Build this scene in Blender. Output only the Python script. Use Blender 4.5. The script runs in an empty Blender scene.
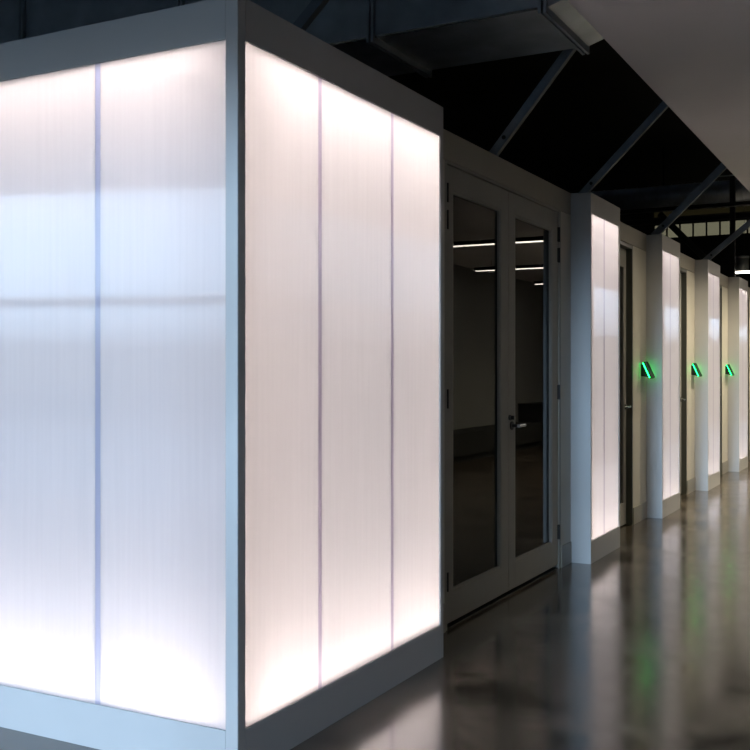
import bpy, bmesh, math, random
from mathutils import Vector, Matrix
random.seed(7)
S = bpy.context.scene
C = S.collection

# ------------------------------------------------------------------ materials
def new_mat(name):
    m = bpy.data.materials.new(name); m.use_nodes = True
    nt = m.node_tree
    for n in list(nt.nodes): nt.nodes.remove(n)
    out = nt.nodes.new('ShaderNodeOutputMaterial')
    return m, nt, out
def N(nt, t, **kw):
    n = nt.nodes.new(t)
    for k, v in kw.items():
        if k in n.inputs: n.inputs[k].default_value = v
        else: setattr(n, k, v)
    return n
def L(nt, a, b): nt.links.new(a, b)

def painted(name, col, rough=.5, var=.06, scale=6, metal=0, bump=0.0, spec=.5, stretch=(1,1,1), coat=0):
    m, nt, out = new_mat(name)
    p = N(nt, 'ShaderNodeBsdfPrincipled')
    p.inputs['Roughness'].default_value = rough
    p.inputs['Metallic'].default_value = metal
    p.inputs['Specular IOR Level'].default_value = spec
    p.inputs['Coat Weight'].default_value = coat
    tc = N(nt, 'ShaderNodeTexCoord'); mp = N(nt, 'ShaderNodeMapping'); mp.inputs['Scale'].default_value = stretch
    L(nt, tc.outputs['Object'], mp.inputs['Vector'])
    nz = N(nt, 'ShaderNodeTexNoise'); nz.inputs['Scale'].default_value = scale; nz.inputs['Detail'].default_value = 4
    L(nt, mp.outputs[0], nz.inputs['Vector'])
    cr = N(nt, 'ShaderNodeValToRGB')
    cr.color_ramp.elements[0].position = .3; cr.color_ramp.elements[1].position = .7
    cr.color_ramp.elements[0].color = [c*(1-var) for c in col] + [1]
    cr.color_ramp.elements[1].color = [min(1, c*(1+var)) for c in col] + [1]
    L(nt, nz.outputs['Fac'], cr.inputs[0]); L(nt, cr.outputs[0], p.inputs['Base Color'])
    if bump:
        b = N(nt, 'ShaderNodeBump'); b.inputs['Strength'].default_value = bump; b.inputs['Distance'].default_value = .002
        L(nt, nz.outputs['Fac'], b.inputs['Height']); L(nt, b.outputs[0], p.inputs['Normal'])
    L(nt, p.outputs[0], out.inputs[0])
    return m

def emitter(name, col, strength):
    m, nt, out = new_mat(name)
    e = N(nt, 'ShaderNodeEmission'); e.inputs['Color'].default_value = (*col, 1); e.inputs['Strength'].default_value = strength
    L(nt, e.outputs[0], out.inputs[0]); return m

def polycarb(name, tcol, dcol, axis, rough=.34):
    """Fluted, translucent multiwall sheet: light from inside passes, vertical flutes smear reflections sideways."""
    m, nt, out = new_mat(name)
    tc = N(nt, 'ShaderNodeTexCoord'); mp = N(nt, 'ShaderNodeMapping')
    s = [.02, .02, .02]; s[axis] = 1; s[2] = .03
    mp.inputs['Scale'].default_value = s
    L(nt, tc.outputs['Object'], mp.inputs['Vector'])
    nz = N(nt, 'ShaderNodeTexNoise'); nz.inputs['Scale'].default_value = 55; nz.inputs['Detail'].default_value = 3
    L(nt, mp.outputs[0], nz.inputs['Vector'])
    cr = N(nt, 'ShaderNodeValToRGB')
    cr.color_ramp.elements[0].position = .3; cr.color_ramp.elements[1].position = .7
    cr.color_ramp.elements[0].color = [c*.955 for c in tcol] + [1]
    cr.color_ramp.elements[1].color = [min(1, c*1.01) for c in tcol] + [1]
    L(nt, nz.outputs['Fac'], cr.inputs[0])
    tr = N(nt, 'ShaderNodeBsdfTranslucent'); L(nt, cr.outputs[0], tr.inputs['Color'])
    df = N(nt, 'ShaderNodeBsdfDiffuse'); df.inputs['Color'].default_value = (*dcol, 1)
    mx = N(nt, 'ShaderNodeMixShader'); mx.inputs[0].default_value = .4
    L(nt, tr.outputs[0], mx.inputs[1]); L(nt, df.outputs[0], mx.inputs[2])
    gl = N(nt, 'ShaderNodeBsdfAnisotropic'); gl.inputs['Roughness'].default_value = rough
    gl.inputs['Anisotropy'].default_value = .97; gl.inputs['Color'].default_value = (1, 1, 1, 1)
    tg = N(nt, 'ShaderNodeTangent'); tg.direction_type = 'RADIAL'; tg.axis = 'Z'
    L(nt, tg.outputs[0], gl.inputs['Tangent'])
    gl.inputs['Rotation'].default_value = .25
    fr = N(nt, 'ShaderNodeFresnel'); fr.inputs['IOR'].default_value = 1.43
    m2 = N(nt, 'ShaderNodeMixShader')
    L(nt, fr.outputs[0], m2.inputs[0]); L(nt, mx.outputs[0], m2.inputs[1]); L(nt, gl.outputs[0], m2.inputs[2])
    L(nt, m2.outputs[0], out.inputs[0])
    return m

def glass(name, tint=(.5, .5, .5), rough=.0, ior=1.5):
    m, nt, out = new_mat(name)
    t = N(nt, 'ShaderNodeBsdfTransparent'); t.inputs['Color'].default_value = (*tint, 1)
    g = N(nt, 'ShaderNodeBsdfGlossy'); g.inputs['Roughness'].default_value = rough
    f = N(nt, 'ShaderNodeFresnel'); f.inputs['IOR'].default_value = ior
    x = N(nt, 'ShaderNodeMixShader')
    L(nt, f.outputs[0], x.inputs[0]); L(nt, t.outputs[0], x.inputs[1]); L(nt, g.outputs[0], x.inputs[2])
    L(nt, x.outputs[0], out.inputs[0]); return m

def concrete():
    m, nt, out = new_mat('polished_concrete')
    p = N(nt, 'ShaderNodeBsdfPrincipled')
    tc = N(nt, 'ShaderNodeTexCoord')
    n1 = N(nt, 'ShaderNodeTexNoise'); n1.inputs['Scale'].default_value = 2.3; n1.inputs['Detail'].default_value = 8; n1.inputs['Roughness'].default_value = .62
    n1.inputs['Distortion'].default_value = .6
    n2 = N(nt, 'ShaderNodeTexNoise'); n2.inputs['Scale'].default_value = 45; n2.inputs['Detail'].default_value = 5
    L(nt, tc.outputs['Object'], n1.inputs['Vector']); L(nt, tc.outputs['Object'], n2.inputs['Vector'])
    cr = N(nt, 'ShaderNodeValToRGB')
    cr.color_ramp.elements[0].position = .34; cr.color_ramp.elements[1].position = .68
    cr.color_ramp.elements[0].color = (.016, .012, .009, 1); cr.color_ramp.elements[1].color = (.17, .135, .10, 1)
    L(nt, n1.outputs['Fac'], cr.inputs[0])
    mx = N(nt, 'ShaderNodeMix'); mx.data_type = 'RGBA'; mx.blend_type = 'MULTIPLY'; mx.inputs[0].default_value = .25
    L(nt, cr.outputs[0], mx.inputs[6]); L(nt, n2.outputs['Color'], mx.inputs[7])
    L(nt, mx.outputs[2], p.inputs['Base Color'])
    rr = N(nt, 'ShaderNodeMapRange'); rr.inputs[3].default_value = .12; rr.inputs[4].default_value = .23
    rr.inputs[1].default_value = .3; rr.inputs[2].default_value = .7; L(nt, n1.outputs['Fac'], rr.inputs[0]); L(nt, rr.outputs[0], p.inputs['Roughness'])
    p.inputs['IOR'].default_value = 2.4
    b = N(nt, 'ShaderNodeBump'); b.inputs['Strength'].default_value = .07; b.inputs['Distance'].default_value = .003
    n3 = N(nt, 'ShaderNodeTexNoise'); n3.inputs['Scale'].default_value = 7; n3.inputs['Detail'].default_value = 3
    L(nt, tc.outputs['Object'], n3.inputs['Vector']); L(nt, n3.outputs['Fac'], b.inputs['Height'])
    L(nt, b.outputs[0], p.inputs['Normal'])
    L(nt, p.outputs[0], out.inputs[0]); return m

M = {}
M['frame'] = painted('grey_painted_panel', (.485, .475, .465), .42, .02, 3)
M['wall'] = painted('beige_grey_wall_paint', (.56, .53, .46), .55, .03, 2.5)
M['header'] = painted('taupe_fascia_paint', (.36, .335, .28), .5, .03, 2.5)
M['base'] = painted('taupe_base_paint', (.30, .28, .24), .45, .04, 3)
M['doorpaint'] = painted('satin_door_paint', (.33, .32, .29), .6, .03, 4)
M['darkframe'] = painted('dark_bronze_frame', (.095, .10, .085), .35, .05, 5)
M['black'] = painted('matt_black', (.012, .012, .013), .6, .2, 6)
M['void'] = painted('black_painted_deck', (.010, .010, .011), .85, .2, 3)
M['soffit'] = painted('matt_white_soffit', (.62, .59, .585), .8, .03, 1.2)
M['metal'] = painted('brushed_steel', (.6, .6, .6), .25, .08, 20, 1)
M['blackmetal'] = painted('blackened_hinge_steel', (.03, .03, .03), .4, .1, 12, .6)
M['galv'] = painted('galvanised_duct_steel', (.36, .39, .42), .36, .18, 5, .5, bump=.25)
M['strut'] = painted('zinc_strut_steel', (.21, .235, .26), .4, .1, 14, .4)
M['liner'] = painted('white_cavity_liner', (.5, .49, .485), .9, .0, 2)
M['floor'] = concrete()
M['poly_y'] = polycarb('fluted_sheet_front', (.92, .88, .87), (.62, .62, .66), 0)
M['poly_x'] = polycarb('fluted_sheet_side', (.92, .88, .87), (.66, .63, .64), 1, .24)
M['joint'] = polycarb('sheet_joiner', (.66, .67, .80), (.45, .48, .60), 0)
M['joint_x'] = polycarb('sheet_joiner_side', (.64, .58, .65), (.42, .38, .46), 1)
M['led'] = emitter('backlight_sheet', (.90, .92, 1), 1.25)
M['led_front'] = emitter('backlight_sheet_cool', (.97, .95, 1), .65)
M['led_column'] = emitter('backlight_sheet_column', (1, .965, .965), 3.2)
M['tube'] = emitter('light_tube', (1, .93, .895), 3)
M['lampdiff'] = emitter('pendant_diffuser', (1, .90, .76), 11)
M['green'] = emitter('green_status_light', (.012, 1, .13), 15)
M['screen'] = painted('dark_green_screen', (.003, .025, .01), .6, .1, 3, spec=.15)
M['doorglass'] = glass('door_glass', (.22, .24, .26), 0, 1.45)
M['winglass'] = glass('window_glass', (.93, .95, .96))
M['cleglass2'] = glass('dimmer_clerestory_glass', (.06, .05, .03))  # darker tint dims the sky further in the upper panes
M['cleglass'] = glass('dimmed_clerestory_glass', (.22, .20, .15))  # tint dims the bright sky seen through the lower panes
M['bench'] = painted('charcoal_fabric', (.03, .032, .03), .9, .2, 40)
M['partition'] = painted('grey_partition_paint', (.34, .35, .34), .7, .04, 2)
M['ground'] = painted('asphalt_ground', (.12, .12, .11), .9, .2, 1)

# ------------------------------------------------------------------ mesh helpers
def bx(bm, x0, x1, y0, y1, z0, z1, bev=0):
    r = bmesh.ops.create_cube(bm, size=1)
    vs = r['verts']
    for v in vs:
        v.co = Vector(((x0+x1)/2 + v.co.x*(x1-x0), (y0+y1)/2 + v.co.y*(y1-y0), (z0+z1)/2 + v.co.z*(z1-z0)))
    if bev:
        es = list({e for v in vs for e in v.link_edges})
        bmesh.ops.bevel(bm, geom=es, offset=bev, segments=2, affect='EDGES')
    return bm
def box(*a, **k): return bx(bmesh.new(), *a, **k)
def tube(bm, p0, p1, r, seg=12, r1=None):
    p0 = Vector(p0); p1 = Vector(p1); d = p1-p0
    q = d.to_track_quat('Z', 'Y')
    mt = Matrix.Translation((p0+p1)/2) @ q.to_matrix().to_4x4()
    bmesh.ops.create_cone(bm, cap_ends=True, segments=seg, radius1=r, radius2=r if r1 is None else r1, depth=d.length, matrix=mt)
    return bm
def prism(bm, prof, mapf, a, b):
    """profile (u,v) list extruded from a to b, mapf(u,v,w)->xyz"""
    v0 = [bm.verts.new(mapf(u, v, a)) for u, v in prof]; v1 = [bm.verts.new(mapf(u, v, b)) for u, v in prof]
    n = len(prof)
    bm.faces.new(v0); bm.faces.new(v1[::-1])
    for i in range(n):
        bm.faces.new((v0[i], v1[i], v1[(i+1) % n], v0[(i+1) % n]))
    bmesh.ops.recalc_face_normals(bm, faces=bm.faces[:])
    return bm
def obj(name, bm, mat, parent=None, label=None, smooth=False):
    me = bpy.data.meshes.new(name); bm.to_mesh(me); bm.free()
    me.materials.append(mat)
    if smooth:
        for p in me.polygons: p.use_smooth = len(p.vertices) <= 4
    o = bpy.data.objects.new(name, me); C.objects.link(o)
    if parent: o.parent = parent
    if label: o['label'] = label
    return o
def thing(name, label, cat, loc=(0, 0, 0), group=None):
    o = bpy.data.objects.new(name, None); C.objects.link(o); o.empty_display_size = .1
    o.location = loc; o['label'] = label; o['category'] = cat
    if group: o['group'] = group
    return o
def tag(o, label, cat, group=None):
    o['label'] = label; o['category'] = cat
    if group: o['group'] = group
    return o
def struct(o, label, cat):
    o['kind'] = 'structure'; o['label'] = label; o['category'] = cat; return o
def dup(root, loc, label):
    r = root.copy(); C.objects.link(r); r.location = loc; r['label'] = label
    for ch in list(root.children):
        c = ch.copy(); C.objects.link(c); c.parent = r
        for g in list(ch.children):
            d = g.copy(); C.objects.link(d); d.parent = c
    return r

# ------------------------------------------------------------------ key dimensions (metres; camera above origin)
XF = -1.975      # face of the light box and the light columns
XW = -2.16       # wall plane
ZT = 2.585; ZC = 2.437; ZB = .157
YB0, YB1 = 2.757, 4.404
YEND = 22.0; YBACK = -0.5
XR = 2.05; ZS = 3.0; XS = -1.385; ZD = 4.9; XL = -9.0

# ------------------------------------------------------------------ setting
struct(obj('floor', box(XL-.2, XR+.2, YBACK-.2, YEND+.2, -.12, 0), M['floor']), 'dark polished concrete floor reflecting the lit panels', 'floor')
struct(obj('ceiling', box(XL-.2, XR+.2, YBACK-.2, YEND+.2, ZD, ZD+.15), M['void']), 'black painted ceiling deck high above the corridor', 'ceiling')
sf = bmesh.new(); bx(sf, XS, XR, YBACK, 19, ZS, ZS+.03); bx(sf, XS, XS+.015, YBACK, 19, ZS+.03, ZS+.09)
struct(obj('trim_1', sf, M['soffit']), 'plain lowered grey ceiling panel over the walkway', 'soffit')
tag_wall = lambda o, l: struct(o, l, 'wall')
tag_wall(obj('wall_right', box(XR, XR+.15, YBACK, YEND, 0, ZD), M['partition']), 'grey partition wall on the opposite side of the corridor')
tag_wall(obj('wall_outer', box(XL-.15, XL, YBACK, YEND, 0, ZD), M['partition']), 'far outer wall behind the meeting rooms')

# window wall behind the viewer, window strip from z .5 to 3.35, x -8.8..-0.75
WX0, WX1, WZ0, WZ1 = -8.8, -.45, .0, 2.585
b = bmesh.new()
bx(b, XL, WX0, YBACK-.15, YBACK, 0, ZD); bx(b, WX1, XR, YBACK-.15, YBACK, 0, ZD)
bx(b, WX0, WX1, YBACK-.15, YBACK, WZ1, ZD)
tag_wall(obj('wall_back', b, M['wall']), 'wall with tall daylight windows behind the viewer')
nw = 6; ww = (WX1-WX0)/nw
for i in range(nw):
    a0 = WX0+i*ww; a1 = a0+ww
    f = bmesh.new(); t = .035
    bx(f, a0, a0+t, YBACK-.11, YBACK-.04, WZ0, WZ1); bx(f, a1-t, a1, YBACK-.11, YBACK-.04, WZ0, WZ1)
    bx(f, a0+t, a1-t, YBACK-.11, YBACK-.04, WZ0, WZ0+t); bx(f, a0+t, a1-t, YBACK-.11, YBACK-.04, WZ1-t, WZ1)
    bx(f, a0+t, a1-t, YBACK-.11, YBACK-.04, 1.78, 1.84); bx(f, a0+t, a1-t, YBACK-.11, YBACK-.04, .97, 1.03)
    w = struct(obj('window_%d' % (i+1), f, M['frame']), 'tall daylight window in the wall behind the viewer', 'window')
    for q0, q1 in ((WZ0+t, .97), (1.03, 1.78), (1.84, WZ1-t)):
        obj('window_pane', box(a0+t, a1-t, YBACK-.08, YBACK-.072, q0, q1), M['winglass'], w)
struct(obj('ground', box(-60, 40, -80, YBACK-.25, -.35, -.25), M['ground']), 'paved ground outside the windows', 'ground')

# end wall with the clerestory strip
CZ0, CZ1, CX0, CX1 = 4.13, 4.84, -5.0, 0.5
b = bmesh.new()
bx(b, XL, XR, YEND, YEND+.15, 0, CZ0); bx(b, XL, XR, YEND, YEND+.15, CZ1, ZD)
bx(b, XL, CX0, YEND, YEND+.15, CZ0, CZ1); bx(b, CX1, XR, YEND, YEND+.15, CZ0, CZ1)
tag_wall(obj('wall_end', b, M['void']), 'black end wall under the high clerestory strip')
f = bmesh.new(); x = CX0; CM = 4.42
bx(f, CX0, CX1, YEND+.03, YEND+.08, CZ0, CZ0+.015); bx(f, CX0, CX1, YEND+.03, YEND+.08, CM, CM+.10); bx(f, CX0, CX1, YEND+.03, YEND+.08, CZ1-.015, CZ1)
while x < CX1: bx(f, x, x+.03, YEND+.03, YEND+.08, CZ0+.015, CM); x += .27
w = struct(obj('window_7', f, M['black']), 'high clerestory window strip, tinted to dim the sky, with thin dark bars', 'window')
obj('window_pane', box(CX0, CX1, YEND+.05, YEND+.056, CZ0+.015, CM), M['cleglass'], w)
obj('window_pane', box(CX0, CX1, YEND+.05, YEND+.056, CM+.10, CZ1-.015), M['cleglass2'], w)

# ------------------------------------------------------------------ light box at the near corner
LX0 = -4.85   # left end of the front face
lb = thing('light_box', 'large glowing corner light box with translucent panels in a grey frame, nearest the viewer', 'light box', (XF, YB0, 0))
def at(bm, o): 
    bmesh.ops.translate(bm, verts=bm.verts[:], vec=-Vector(o)); return bm
O = (XF, YB0, 0)
PF, PS, PC = 58, 210, 38     # strip powers
D = .40          # cavity depth
PT = .006
# posts
obj('corner_post', at(box(XF-.05, XF, YB0, YB0+.045, 0, ZT, bev=.0015), O), M['frame'], lb)
obj('end_post', at(box(XF-D, XF, YB1-.035, YB1, 0, ZT, bev=.001), O), M['frame'], lb)
obj('end_post', at(box(LX0, LX0+.05, YB0, YB0+D, 0, ZT, bev=.001), O), M['frame'], lb)
# fascia and base, one per face
obj('fascia', at(box(LX0+.05, XF-.05, YB0, YB0+.03, ZC+.007, ZT), O), M['frame'], lb)
obj('fascia', at(box(XF-.03, XF, YB0+.045, YB1-.035, ZC+.007, ZT), O), M['frame'], lb)
obj('base_panel', at(box(LX0+.05, XF-.05, YB0, YB0+.03, 0, ZB), O), M['frame'], lb)
obj('base_panel', at(box(XF-.03, XF, YB0+.045, YB1-.035, 0, ZB), O), M['frame'], lb)
# translucent faces
rec = .006
z0, z1 = ZB-.01, ZC+.017
JW = .012
def sheets(axis, lo, hi, cuts, f0, f1, mp, mj, parent, org, lab, rib):
    cuts = sorted(cuts); a = lo
    def mk(p, q): 
        bm = box(p, q, f0, f1, ZB, ZC+.007) if axis == 0 else box(f0, f1, p, q, ZB, ZC+.007)
        return at(bm, org)
    first = None
    for c in cuts+[None]:
        e = hi if c is None else c-JW
        o = obj('light_panel', mk(a, e), M[mp], parent, lab)
        if c is not None:
            obj('panel_joint', mk(c-JW, c+JW), M[mj], parent, 'darker lavender joint between two glowing sheets'); a = c+JW
xs = [-2.588-.563*k for k in range(5) if -2.588-.563*k > LX0+.1]
sheets(0, LX0+.05, XF-.048, xs, YB0+rec, YB0+rec+PT, 'poly_y', 'joint', lb, O, 'translucent fluted sheet facing the viewer with bluish daylight on it', 1)
sheets(1, YB0+.043, YB1-.035, [3.29, 3.885], XF-rec-PT, XF-rec, 'poly_x', 'joint_x', lb, O, 'translucent fluted sheet facing the corridor, warm white', 1)
# cavity: back, top and bottom liners, light sheets and strips
b = bmesh.new()
bx(b, LX0+.05, XF-D, YB0+D, YB0+D+.01, .02, ZT-.01); bx(b, XF-D-.01, XF-D, YB0+D+.01, YB1-.035, .02, ZT-.01)
bx(b, LX0+.05, XF-.03, YB0+.03, YB0+D, ZT-.02, ZT-.001); bx(b, XF-D, XF-.03, YB0+D, YB1-.035, ZT-.02, ZT-.001)
bx(b, LX0+.05, XF-.03, YB0+.03, YB0+D, .001, .02); bx(b, XF-D, XF-.03, YB0+D, YB1-.035, .001, .02)
obj('liner', at(b, O), M['liner'], lb)
b = bmesh.new(); prism(b, [(XF-.040, YB0+.036), (XF-.036, YB0+.040), (XF-D, YB0+D), (XF-D-.004, YB0+D-.004)], lambda u, v, w: (u, v, w), .02, ZT-.02)
obj('light_baffle', at(b, O), M['liner'], lb)  # unseen baffle added to keep the side lamps off the front sheets
b = bmesh.new(); bx(b, LX0+.06, XF-D-.012, YB0+D-.006, YB0+D-.001, ZB, ZC); obj('backlight', at(b, O), M['led_front'], lb)
b = bmesh.new(); bx(b, XF-D+.001, XF-D+.006, YB0+D, YB1-.045, ZB, ZC); obj('backlight', at(b, O), M['led'], lb)
def strip_light(loc, sx, sy, up, power, parent, col=(1, .93, .905)):
    l = bpy.data.lights.new('strip_lamp', 'AREA'); l.shape = 'RECTANGLE'; l.size = sx; l.size_y = sy; l.energy = power; l.color = col
    o = bpy.data.objects.new('strip_lamp', l); C.objects.link(o); o.parent = parent; o.location = loc
    o.rotation_euler = (math.pi if up else 0, 0, 0)
for z, up in ((.075, 1), (ZC+.075, 0)):
    s_ = -1 if up else 1
    obj('light_strip', at(box(LX0+.12, XF-.26, YB0+.05, YB0+.35, z+s_*.002, z+s_*.022), O), M['tube'], lb)
    obj('light_strip', at(box(XF-.35, XF-.05, YB0+.36, YB1-.06, z+s_*.002, z+s_*.022), O), M['tube'], lb)
    strip_light(((LX0+.12+XF-.12)/2-XF, .20, z), XF-.12-LX0-.12, .30, up, PF, lb, (1, .925, .91))
    strip_light((-.20, (YB0+.12+YB1-.04)/2-YB0, z), .30, YB1-YB0-.16, up, PS, lb)

# ------------------------------------------------------------------ light columns
PL = .79
def column():
    t = thing('light_column', 'x', 'light column', (XF, 0, 0), 'glowing light columns standing along the wall')
    d = .144
    obj('side_panel', box(-d, 0, 0, .022, ZB, ZC+.006, bev=.0008), M['frame'], t)
    obj('side_panel', box(-d, 0, PL-.03, PL, ZB, ZC+.006, bev=.0008), M['frame'], t)
    fb = bmesh.new(); bx(fb, -.02, 0, 0, PL, ZC+.006, ZT); bx(fb, -d, -.02, 0, .022, ZC+.006, ZT); bx(fb, -d, -.02, PL-.03, PL, ZC+.006, ZT); bx(fb, -d, -.02, .022, PL-.03, ZT-.02, ZT)
    obj('fascia', fb, M['frame'], t)
    fb = bmesh.new(); bx(fb, -.02, 0, 0, PL, 0, ZB); bx(fb, -d, -.02, 0, .022, 0, ZB); bx(fb, -d, -.02, PL-.03, PL, 0, ZB); bx(fb, -d, -.02, .022, PL-.03, 0, .02)
    obj('base_panel', fb, M['frame'], t)
    obj('light_panel', box(-.011, -.005, .022, .348, ZB, ZC+.006), M['poly_x'], t)
    obj('panel_joint', box(-.011, -.005, .348, .374, ZB, ZC+.006), M['joint_x'], t)
    obj('light_panel', box(-.011, -.005, .374, PL-.03, ZB, ZC+.006), M['poly_x'], t)
    obj('backlight', box(-d+.002, -d+.006, .025, PL-.033, ZB, ZC), M['led_column'], t)
    for z, up in ((ZB-.03, 1), (ZC+.04, 0)):
        s_ = -1 if up else 1
        obj('light_strip', box(-.13, -.05, .04, PL-.05, z+s_*.002, z+s_*.012), M['tube2'], t)
        strip_light((-.08, PL/2, z), .09, PL-.1, up, PC, t)
    return t
M['tube2'] = emitter('light_tube_small', (1, .92, .89), 3)
PY = [6.99, 9.44, 11.84, 14.25]
PX = [-2.015, -2.06, -2.08, -2.105]
WX = [-2.16, -2.205, -2.225, -2.25, -2.25]
plab = ['first tall narrow light column beyond the glass double door, largest of the columns',
        'light column just past the first green status light, second beyond the double door',
        'light column just past the second green status light, third along the wall',
        'light column cut by the right edge of the photo, farthest of all']
c0 = column(); c0.location = (PX[0], PY[0], 0); c0['label'] = plab[0]
for x, y, l in zip(PX[1:], PY[1:], plab[1:]): dup(c0, (x, y, 0), l)

# ------------------------------------------------------------------ left wall, header, base, doors
def wall_seg(y0, y1, l, X):
    tag_wall(obj('wall_left', box(X-.10, X, y0, y1, 0, ZC-.002), M['wall']), l)
    struct(obj('baseboard_left', box(X, X+.008, y0+.001, y1-.001, 0, ZB-.01), M['base']), 'taupe baseboard: '+l, 'baseboard')
DY0, DY1 = 4.865, 6.735      # double door opening
wall_seg(YB1+.001, DY0-.035, 'wall strip between corner light box and double door', WX[0])
wall_seg(DY1+.035, PY[0]+PL+.05, 'wall from the double door to behind first light column', WX[0])
singles = []
hl = ['taupe header band above the double door', 'taupe header band between the first and second light columns', 'taupe header band between the second and third light columns', 'taupe header band between the third and last light columns', 'taupe header band past the last light column']
he = [YB1+.001]+[p+PL+.05 for p in PY]+[20]
for i in range(5):
    struct(obj('trim_%d' % (20+i), box(WX[i]-.10, WX[i]+.002, he[i]+.001, he[i+1], ZC+.002, ZT+.005), M['header']), hl[i], 'fascia')
for i in range(4):
    ys = PY[i]+PL+.05; ye = PY[i]+1.955
    singles.append((ys, ye, WX[i+1]))
    nxt = (PY[i+1]+PL+.05) if i < 3 else 20
    wall_seg(ye, nxt, ['beige wall beside first green status light', 'beige wall beside second green status light', 'beige wall beside third green status light', 'beige wall past the last light column'][i], WX[i+1])

# double door frame
b = bmesh.new()
bx(b, XW-.10, XW+.0, DY0-.035, DY0, 0, ZC); bx(b, XW-.10, XW+.0, DY1, DY1+.035, 0, ZC)
bx(b, XW-.10, XW-.0, DY0, DY1, ZC-.014, ZC)
struct(obj('trim_3', b, M['doorpaint']), 'painted frame around the glass double door', 'door frame')
struct(obj('trim_4', box(XW-.09, XW-.01, DY0, DY1, 0, .006), M['black']), 'black threshold strip under the double door', 'threshold')
DX1 = XW-.008; DX0 = DX1-.045
def leaf(n, y0, y1, g0, g1, hinge_side, label):
    zt = ZC-.019; zb = .028; gz0, gz1 = .185, 2.295
    b = bmesh.new()
    bx(b, DX0, DX1, y0, g0, zb, zt, bev=.0015); bx(b, DX0, DX1, g1, y1, zb, zt, bev=.0015)
    bx(b, DX0, DX1, g0, g1, zb, gz0); bx(b, DX0, DX1, g0, g1, gz1, zt)
    d = struct(obj('door_%d' % n, b, M['doorpaint']), label, 'door')
    obj('door_glass', box(DX0+.02, DX0+.026, g0, g1, gz0, gz1), M['doorglass'], d, 'dark reflecting glass pane')
    b = bmesh.new(); t = .014
    bx(b, DX1-.018, DX1-.004, g0, g0+t, gz0, gz1); bx(b, DX1-.018, DX1-.004, g1-t, g1, gz0, gz1)
    bx(b, DX1-.018, DX1-.004, g0+t, g1-t, gz0, gz0+t); bx(b, DX1-.018, DX1-.004, g0+t, g1-t, gz1-t, gz1)
    obj('glazing_bead', b, M['doorpaint'], d)
    hy = y0-.004 if hinge_side < 0 else y1+.004
    for z in (2.27, 2.13, 1.20, .25):
        h = bmesh.new(); tube(h, (DX1+.008, hy, z-.05), (DX1+.008, hy, z+.05), .007, 10)
        bx(h, DX1-.002, DX1+.003, hy-.016, hy+.016, z-.048, z+.048)
        obj('hinge', h, M['blackmetal'], d, 'black steel hinge')
    return d
mid = 5.785
d1 = leaf(1, DY0+.006, mid-.003, 4.955, 5.658, -1, 'left leaf of the tall glazed double door beside corner light box')
d2 = leaf(2, mid+.003, DY1-.006, 5.897, 6.605, 1, 'right leaf of the tall glazed double door, with the lever handle')
# lever on right leaf
ly = mid+.045; lz = 1.015
h = bmesh.new()
tube(h, (DX1, ly, lz), (DX1+.008, ly, lz), .026, 24); tube(h, (DX1+.008, ly, lz), (DX1+.05, ly, lz), .010, 16)
obj('handle_rosette', h, M['blackmetal'], d2, 'dark round rosette')
h = bmesh.new(); tube(h, (DX1, ly-.035, lz+.05), (DX1+.01, ly-.035, lz+.05), .016, 20); bx(h, DX1+.01, DX1+.03, ly-.039, ly-.031, lz+.038, lz+.062, bev=.001)
obj('thumb_turn', h, M['blackmetal'], d2, 'small dark thumb turn')
h = bmesh.new(); tube(h, (DX1+.05, ly-.01, lz), (DX1+.05, ly+.10, lz), .0095, 16); tube(h, (DX1+.05, ly+.10, lz), (DX1+.038, ly+.13, lz), .0095, 16)
obj('lever_handle', h, M['metal'], d2, 'brushed steel lever')

# single doors (recessed in dark frames) beside each column
for i, (ys, ye, XW) in enumerate(singles):
    fr = bmesh.new(); t = .03
    bx(fr, XW-.10, XW+.002, ys, ys+t, 0, ZC-.004); bx(fr, XW-.10, XW+.002, ye-t, ye, 0, ZC-.004); bx(fr, XW-.10, XW+.002, ys+t, ye-t, ZC-.034, ZC-.004)
    struct(obj('trim_%d' % (5+i), fr, M['darkframe']), ['dark frame of the narrow door past first light column', 'dark frame of the narrow door past second light column', 'dark frame of the narrow door past third light column', 'dark frame of the narrow door past last light column'][i], 'door frame')
    x1 = XW-.05; x0 = x1-.04; y0 = ys+t+.003; y1 = ye-t-.003; zt = ZC-.04
    b = bmesh.new()
    bx(b, x0, x1, y0, y0+.09, .012, zt); bx(b, x0, x1, y1-.09, y1, .012, zt); bx(b, x0, x1, y0+.09, y1-.09, .012, .20); bx(b, x0, x1, y0+.09, y1-.09, 2.24, zt)
    d = struct(obj('door_%d' % (3+i), b, M['doorpaint']), ['narrow glazed door past the first light column', 'narrow glazed door past the second light column', 'narrow glazed door past the third light column', 'narrow glazed door past the last light column'][i], 'door')
    obj('door_glass', box(x0+.015, x0+.021, y0+.09, y1-.09, .20, 2.24), M['doorglass'], d, 'dark glass pane')
    h = bmesh.new(); yy = y1-.045
    tube(h, (x1, yy, 1.03), (x1+.006, yy, 1.03), .025, 16); tube(h, (x1+.006, yy, 1.03), (x1+.045, yy, 1.03), .009); tube(h, (x1+.045, yy+.008, 1.03), (x1+.045, yy-.11, 1.03), .009)
    obj('lever_handle', h, M['metal'], d, 'brushed steel lever handle')

XW = -2.16
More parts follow.
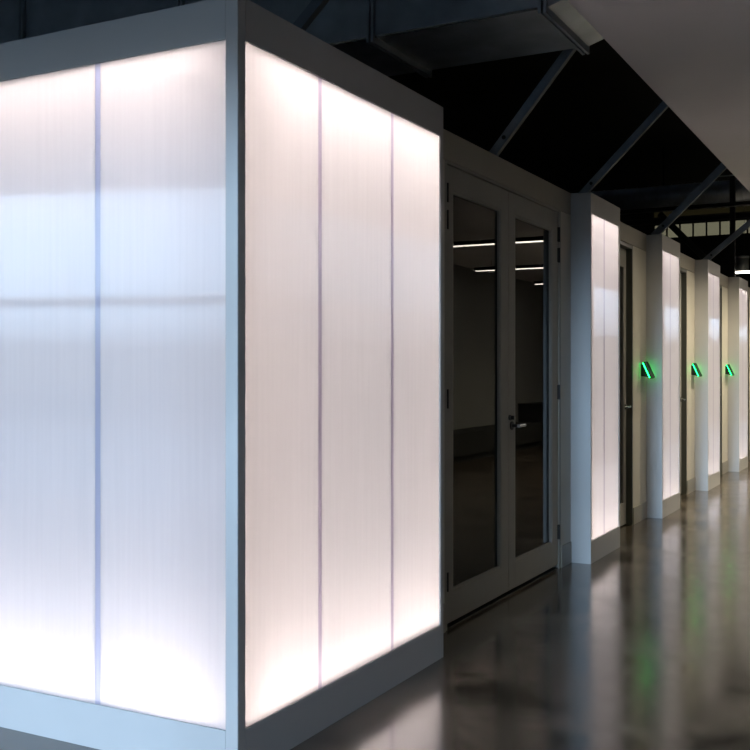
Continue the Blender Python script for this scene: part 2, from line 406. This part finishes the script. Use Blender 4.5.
# rooms behind: front wall left of the box, ceiling slab of the rooms, back wall
tag_wall(obj('wall_front', box(XL, LX0, YB0, YB0+.1, 0, ZT), M['wall']), 'wall continuing left of the corner light box')
struct(obj('trim_9', box(XL, -2.40, YB0+.42, 20, ZT-.06, ZT), M['void']), 'dark flat roof over the meeting rooms', 'roof')
tag_wall(obj('wall_room', box(-5.6, -5.5, YB0+.42, 20, 0, ZT-.061), M['wall']), 'back wall of the dark meeting rooms')
0 and tag_wall(obj('wall_corner', box(XW-.1, XF-D-.012, YB1-.034, YB1+.0, 0, ZT-.06), M['wall']), 'return wall behind the corner light box')

# ------------------------------------------------------------------ green status displays
def display():
    t = thing('room_display', 'x', 'wall display', (XW, 0, 1.35), 'green lit room displays on the wall')
    # wedge mount, profile in XZ extruded along Y ; slab leans outwards at its lower edge
    w = .15
    top = (.012, .072); bot = (.078, -.072)
    th = Vector((bot[0]-top[0], bot[1]-top[1])).normalized(); nrm = Vector((-th.y, th.x))
    obj('mount', prism(bmesh.new(), [(0.0, .055), (.010, .06), (.066, -.06), (.0, -.05)], lambda u, v, w_: (u, w_, v), .02, w-.02), M['black'], t, 'black wedge shaped mount')
    T = .022
    P = [Vector(top), Vector(bot), Vector(bot)+nrm*T, Vector(top)+nrm*T]
    obj('housing', prism(bmesh.new(), [tuple(p) for p in P], lambda u, v, w_: (u, w_, v), .004, w-.004), M['screen'], t, 'dark green glass faced tablet')
    Q = [Vector(top)+th*.006+nrm*.003, Vector(bot)-th*.006+nrm*.003, Vector(bot)-th*.006+nrm*.010, Vector(top)+th*.006+nrm*.010]
    for a, bb in ((.0, .004), (w-.004, w)):
        obj('light_bar', prism(bmesh.new(), [tuple(p) for p in Q], lambda u, v, w_: (u, w_, v), a, bb), M['green'], t, 'bright green light bar')
    return t
dl = ['small green lit wall display just before second light column, nearest of the green ones',
      'small green lit wall display just before third light column, middle of the green ones',
      'small green lit wall display just before last light column, farthest of the green ones']
r0 = display(); r0.location = (WX[1], PY[1]-.215, 1.345); r0['label'] = dl[0]
for k in (1, 2): dup(r0, (WX[k+1], PY[k+1]-.215, 1.345), dl[k])

# ------------------------------------------------------------------ diagonal ceiling braces
def brace(y, xb, zb, k, length, label, wid=.05):
    d = Vector((1, 0, k)).normalized(); n = Vector((-d.z, 0, d.x))
    t = thing('diagonal_brace', label, 'brace', (xb, y, zb), 'slanting steel braces above the wall')
    b = bmesh.new()
    # slotted C-channel
    prof = [(-wid/2, 0), (wid/2, 0), (wid/2, .04), (wid/2-.006, .04), (wid/2-.006, .006), (-wid/2+.006, .006), (-wid/2+.006, .04), (-wid/2, .04)]
    prism(b, prof, lambda u, v, w: tuple(d*w + n*u + Vector((0, v, 0))), 0, length)
    obj('channel', b, M['strut'], t)
    for q in (.13, length-.1):
        obj('bolt', tube(bmesh.new(), tuple(d*q+Vector((0, -.008, 0))), tuple(d*q), .012, 8), M['black'], t)
    return t
ztop = ZT+.02
def brace_at(y, px, pz, k, L_, label, **kw):
    # line through (px,pz) with slope k, starting on the roof line
    xb = px-(pz-ZT-.03)/k
    return brace(y, xb, ZT+.03, k, L_, label, **kw)
brace_at(4.10, -2.58, 2.99, .9, 2.2, 'slanting steel brace behind the corner light box top, nearest the viewer')
brace_at(5.66, -2.20, 2.655, 1.18, 1.9, 'slanting steel brace above the double door, passing behind the duct')
brace_at(7.31, -2.13, 2.68, .98, 1.9, 'slanting steel brace rising from above the first light column')
brace_at(9.77, -2.17, 2.66, .95, 1.9, 'slanting steel brace rising from above second light column', wid=.065)
brace_at(12.45, -2.22, 2.64, .82, 1.9, 'slanting steel brace in front of the dark hanging post, farthest of the braces', wid=.065)
brace(4.05, -6.2, ZT, 1.0, 3, 'dim slanting brace above left end of the corner light box')

# ------------------------------------------------------------------ rectangular air duct
dt = thing('air_duct', 'large rectangular galvanised air duct crossing over the corner light box and doors', 'duct', (-3.5, 4.75, 3.1))
O = (-3.5, 4.75, 3.1)
FX = (-1.60, -2.54, -3.80, -5.08, -6.3)
b = bmesh.new()
xsd = [-1.60, -2.54, -3.80, -5.08, -6.3, -8.9]
for i in range(len(xsd)-1):
    bx(b, xsd[i+1]+.002, xsd[i]-.002, 4.75, 5.43, 3.1, 3.85)
obj('duct_body', at(b, O), M['galv'], dt)
for x in FX:
    b = bmesh.new()
    for s in (-.02, .006):
        bx(b, x+s, x+s+.014, 4.722, 5.458, 3.065, 3.10); bx(b, x+s, x+s+.014, 4.722, 5.458, 3.85, 3.88)
        bx(b, x+s, x+s+.014, 4.722, 4.75, 3.10, 3.85); bx(b, x+s, x+s+.014, 5.43, 5.458, 3.10, 3.85)
    obj('flange', at(b, O), M['galv'], dt)
obj('edge_highlight', at(box(-8.9, -1.63, 4.742, 4.75, 3.094, 3.104), O), M['metal'], dt, 'added bright strip standing in for light along the lower front edge')  # strip added to imitate the line of light along the duct edge
b = bmesh.new()
prism(b, [(-1.58, 3.10), (-1.58, 3.85), (-.6, 3.85), (-.6, 3.34), (-1.0, 3.28)], lambda u, v, w: (u, w, v), 4.75, 5.43)
obj('transition', at(b, O), M['galv'], dt)

# ------------------------------------------------------------------ pendant line lights over the far corridor
def pendant(L_):
    t = thing('linear_pendant_light', 'x', 'pendant light', (0, 0, 0), 'slim line lights hung across the corridor')
    obj('housing', box(0, L_, -.066, .066, 0.001, .05), M['black'], t)
    obj('diffuser', box(.005, L_-.005, -.06, .06, 0, .001), M['lampdiff'], t, 'glowing diffuser')
    for x in (.25, L_-.25):
        obj('cable', tube(bmesh.new(), (x, 0, .06), (x, 0, .155), .003, 6), M['blackmetal'], t)
    return t
p0 = pendant(2.85)
lab = ['slim line light across the corridor, brightest line mirrored in the double door glass',
       'slim line light across the corridor, middle line mirrored in the double door glass',
       'slim line light across the corridor, lowest line mirrored in the double door glass']
YP = (11.4, 14.4, 17.1)
for i, y in enumerate(YP):
    if i == 0: o = p0; o.location = (-1.3, y, 2.845)
    else: o = dup(p0, (-1.3, y, 2.845), lab[i])
    o['label'] = lab[i]
# lamp seen directly above the last column
t = thing('linear_pendant_light', 'short glowing lamp just above last light column at the right edge', 'pendant light', (-2.62, 16.9, 2.87))
obj('housing', box(0, 1.1, -.04, .04, .03, .09, bev=.002), M['black'], t)
obj('diffuser', box(.01, 1.09, -.035, .035, 0, .03), M['lampdiff'], t, 'glowing diffuser')
for x in (.2, .9): obj('cable', tube(bmesh.new(), (x, 0, .09), (x, 0, ZD-2.87), .003, 6), M['blackmetal'], t)

# unseen fill spots added in the lowered ceiling to light the far walls
def fill_spot(y, power, label):
    t = thing('added_fill_spot', label, 'fill_spot', (-.95, y, ZS), 'added fill spots along the walkway')
    b = bmesh.new()
    bmesh.ops.create_cone(b, cap_ends=False, segments=32, radius1=.062, radius2=.05, depth=.012, matrix=Matrix.Translation((0, 0, -.006)))
    bmesh.ops.create_circle(b, cap_ends=True, segments=32, radius=.05, matrix=Matrix.Translation((0, 0, -.001)))
    obj('trim_ring', b, M['soffit'], t)
    l = bpy.data.lights.new('fill_spot_lamp', 'SPOT'); l.energy = power; l.spot_size = math.radians(150); l.spot_blend = .9
    l.shadow_soft_size = .04; l.color = (1, .88, .64)
    o = bpy.data.objects.new('fill_spot_lamp', l); C.objects.link(o); o.parent = t; o.location = (0, 0, -.03)
fill_spot(8.8, 52, 'added ceiling fill spot nearest the double door')
fill_spot(11.2, 230, 'added ceiling fill spot across from the second green display')
fill_spot(13.6, 270, 'added ceiling fill spot across from the third green display')
fill_spot(15.9, 270, 'added ceiling fill spot beyond the last light column')

# ------------------------------------------------------------------ far overhead structure
def beam(x0, x1, y, z0, z1, label, m='black', dy=.12):
    b = bmesh.new(); f = .014
    bx(b, x0, x1, y-dy/2, y+dy/2, z0, z0+f); bx(b, x0, x1, y-dy/2, y+dy/2, z1-f, z1); bx(b, x0, x1, y-.006, y+.006, z0+f, z1-f)
    return tag(obj('roof_beam', b, M[m]), label, 'beam', 'black roof beams in the distance')
beam(XL+.01, XR-.01, 15.0, 3.64, 3.69, 'thin black roof beam, upper of the two crossing below the round duct')
beam(XL+.01, XR-.01, 18.5, 3.96, 4.06, 'black roof beam directly above the clerestory strip')
t = thing('round_duct', 'round spiral air duct crossing high in the distance', 'duct', (-1.7, 16.6, 4.12))
b = bmesh.new(); tube(b, (XL+1.9, 0, 0), (XR+1.5, 0, 0), .17, 32)
for k in range(54):
    x = XL+2+k*.18
    if x < XR+1.4: tube(b, (x, 0, 0), (x+.012, 0, 0), .176, 32)
obj('duct_body', b, M['galv'], t, smooth=True)
for x in (-3.8, -1.9, 0, 1.9): obj('hanger', box(x-.012, x+.012, -.01, .01, .165, ZD-4.12), M['black'], t)
t = thing('hanging_post', 'dark vertical post with a grey drum, behind the farthest brace', 'post', (-2.33, 15.6, 0))
obj('post', box(-.10, -.03, -.04, .04, 2.60, 4.88), M['black'], t)
b = bmesh.new(); tube(b, (.07, 0, 2.80), (.07, 0, 2.97), .085, 28); tube(b, (.07, 0, 2.97), (.07, 0, 3.0), .092, 28)
obj('drum', b, M['galv'], t, 'grey metal drum', smooth=True)
obj('bracket', box(-.03, .0, -.015, .015, 2.86, 2.90), M['black'], t)
b = bmesh.new(); tube(b, (-2.87, 13.0, 3.305), (-2.245, 13.0, 2.64), .04, 8)
tag(obj('counter_brace', b, M['black']), 'thin black brace leaning left above the second light column', 'brace')
b = bmesh.new(); tube(b, (-2.2, 12.5, 3.62), (.5, 12.5, 3.62), .008, 8)
for x in (-1.9, .3): tube(b, (x, 12.5, 3.62), (x, 12.5, ZD), .004, 6)
tag(obj('conduit', b, M['strut']), 'thin pale conduit line crossing the dark ceiling', 'conduit')

# ------------------------------------------------------------------ opposite side (seen as reflections)
b = bmesh.new(); bx(b, XR-.55, XR-.01, 12.6, 17.4, .08, .42, bev=.02); bx(b, XR-.50, XR-.05, 12.7, 17.3, 0, .08)
tag(obj('bench', b, M['bench'], None), 'long low charcoal bench against the opposite grey wall', 'bench')
b = bmesh.new(); bx(b, XR-.55, XR-.01, 17.6, 18.7, 0, .72, bev=.006); bx(b, XR-.57, XR-.012, 17.58, 18.72, .722, .742)
tag(obj('cabinet', b, M['black'], None), 'dark low cabinet at the end of the long bench', 'cabinet')

# ------------------------------------------------------------------ daylight
w = bpy.data.worlds.new('sky'); S.world = w; w.use_nodes = True
nt = w.node_tree; bg = nt.nodes['Background']
tc = N(nt, 'ShaderNodeTexCoord'); sx = N(nt, 'ShaderNodeSeparateXYZ'); L(nt, tc.outputs['Generated'], sx.inputs[0])
cr = N(nt, 'ShaderNodeValToRGB'); cr.color_ramp.elements[0].position = 0; cr.color_ramp.elements[1].position = .6
cr.color_ramp.elements[0].color = (.80, .87, .92, 1); cr.color_ramp.elements[1].color = (.33, .58, 1, 1)
L(nt, sx.outputs['Z'], cr.inputs[0]); L(nt, cr.outputs[0], bg.inputs['Color'])
bg.inputs['Strength'].default_value = 4.2
sl = bpy.data.lights.new('hazy_low_sun', 'SUN'); sl.energy = 4.2; sl.angle = math.radians(10); sl.color = (.53, .745, 1)
so = bpy.data.objects.new('hazy_low_sun', sl); C.objects.link(so)
so.rotation_euler = Vector((-.035, 1, -math.tan(math.radians(6.5)))).to_track_quat('-Z', 'Y').to_euler()

# ------------------------------------------------------------------ camera
cd = bpy.data.cameras.new('camera'); co = bpy.data.objects.new('camera', cd); C.objects.link(co)
cd.sensor_width = 36; cd.lens = 1024/750*36; cd.shift_y = -5/750; cd.clip_start = .05; cd.clip_end = 200
co.location = (0, 0, 1.35); co.rotation_euler = (math.pi/2, 0, math.atan(544/1024))
S.camera = co
S.view_settings.view_transform = 'Standard'; S.view_settings.look = 'None'; S.view_settings.gamma = 1
S.view_settings.use_curve_mapping = False; S.view_settings.exposure = 0
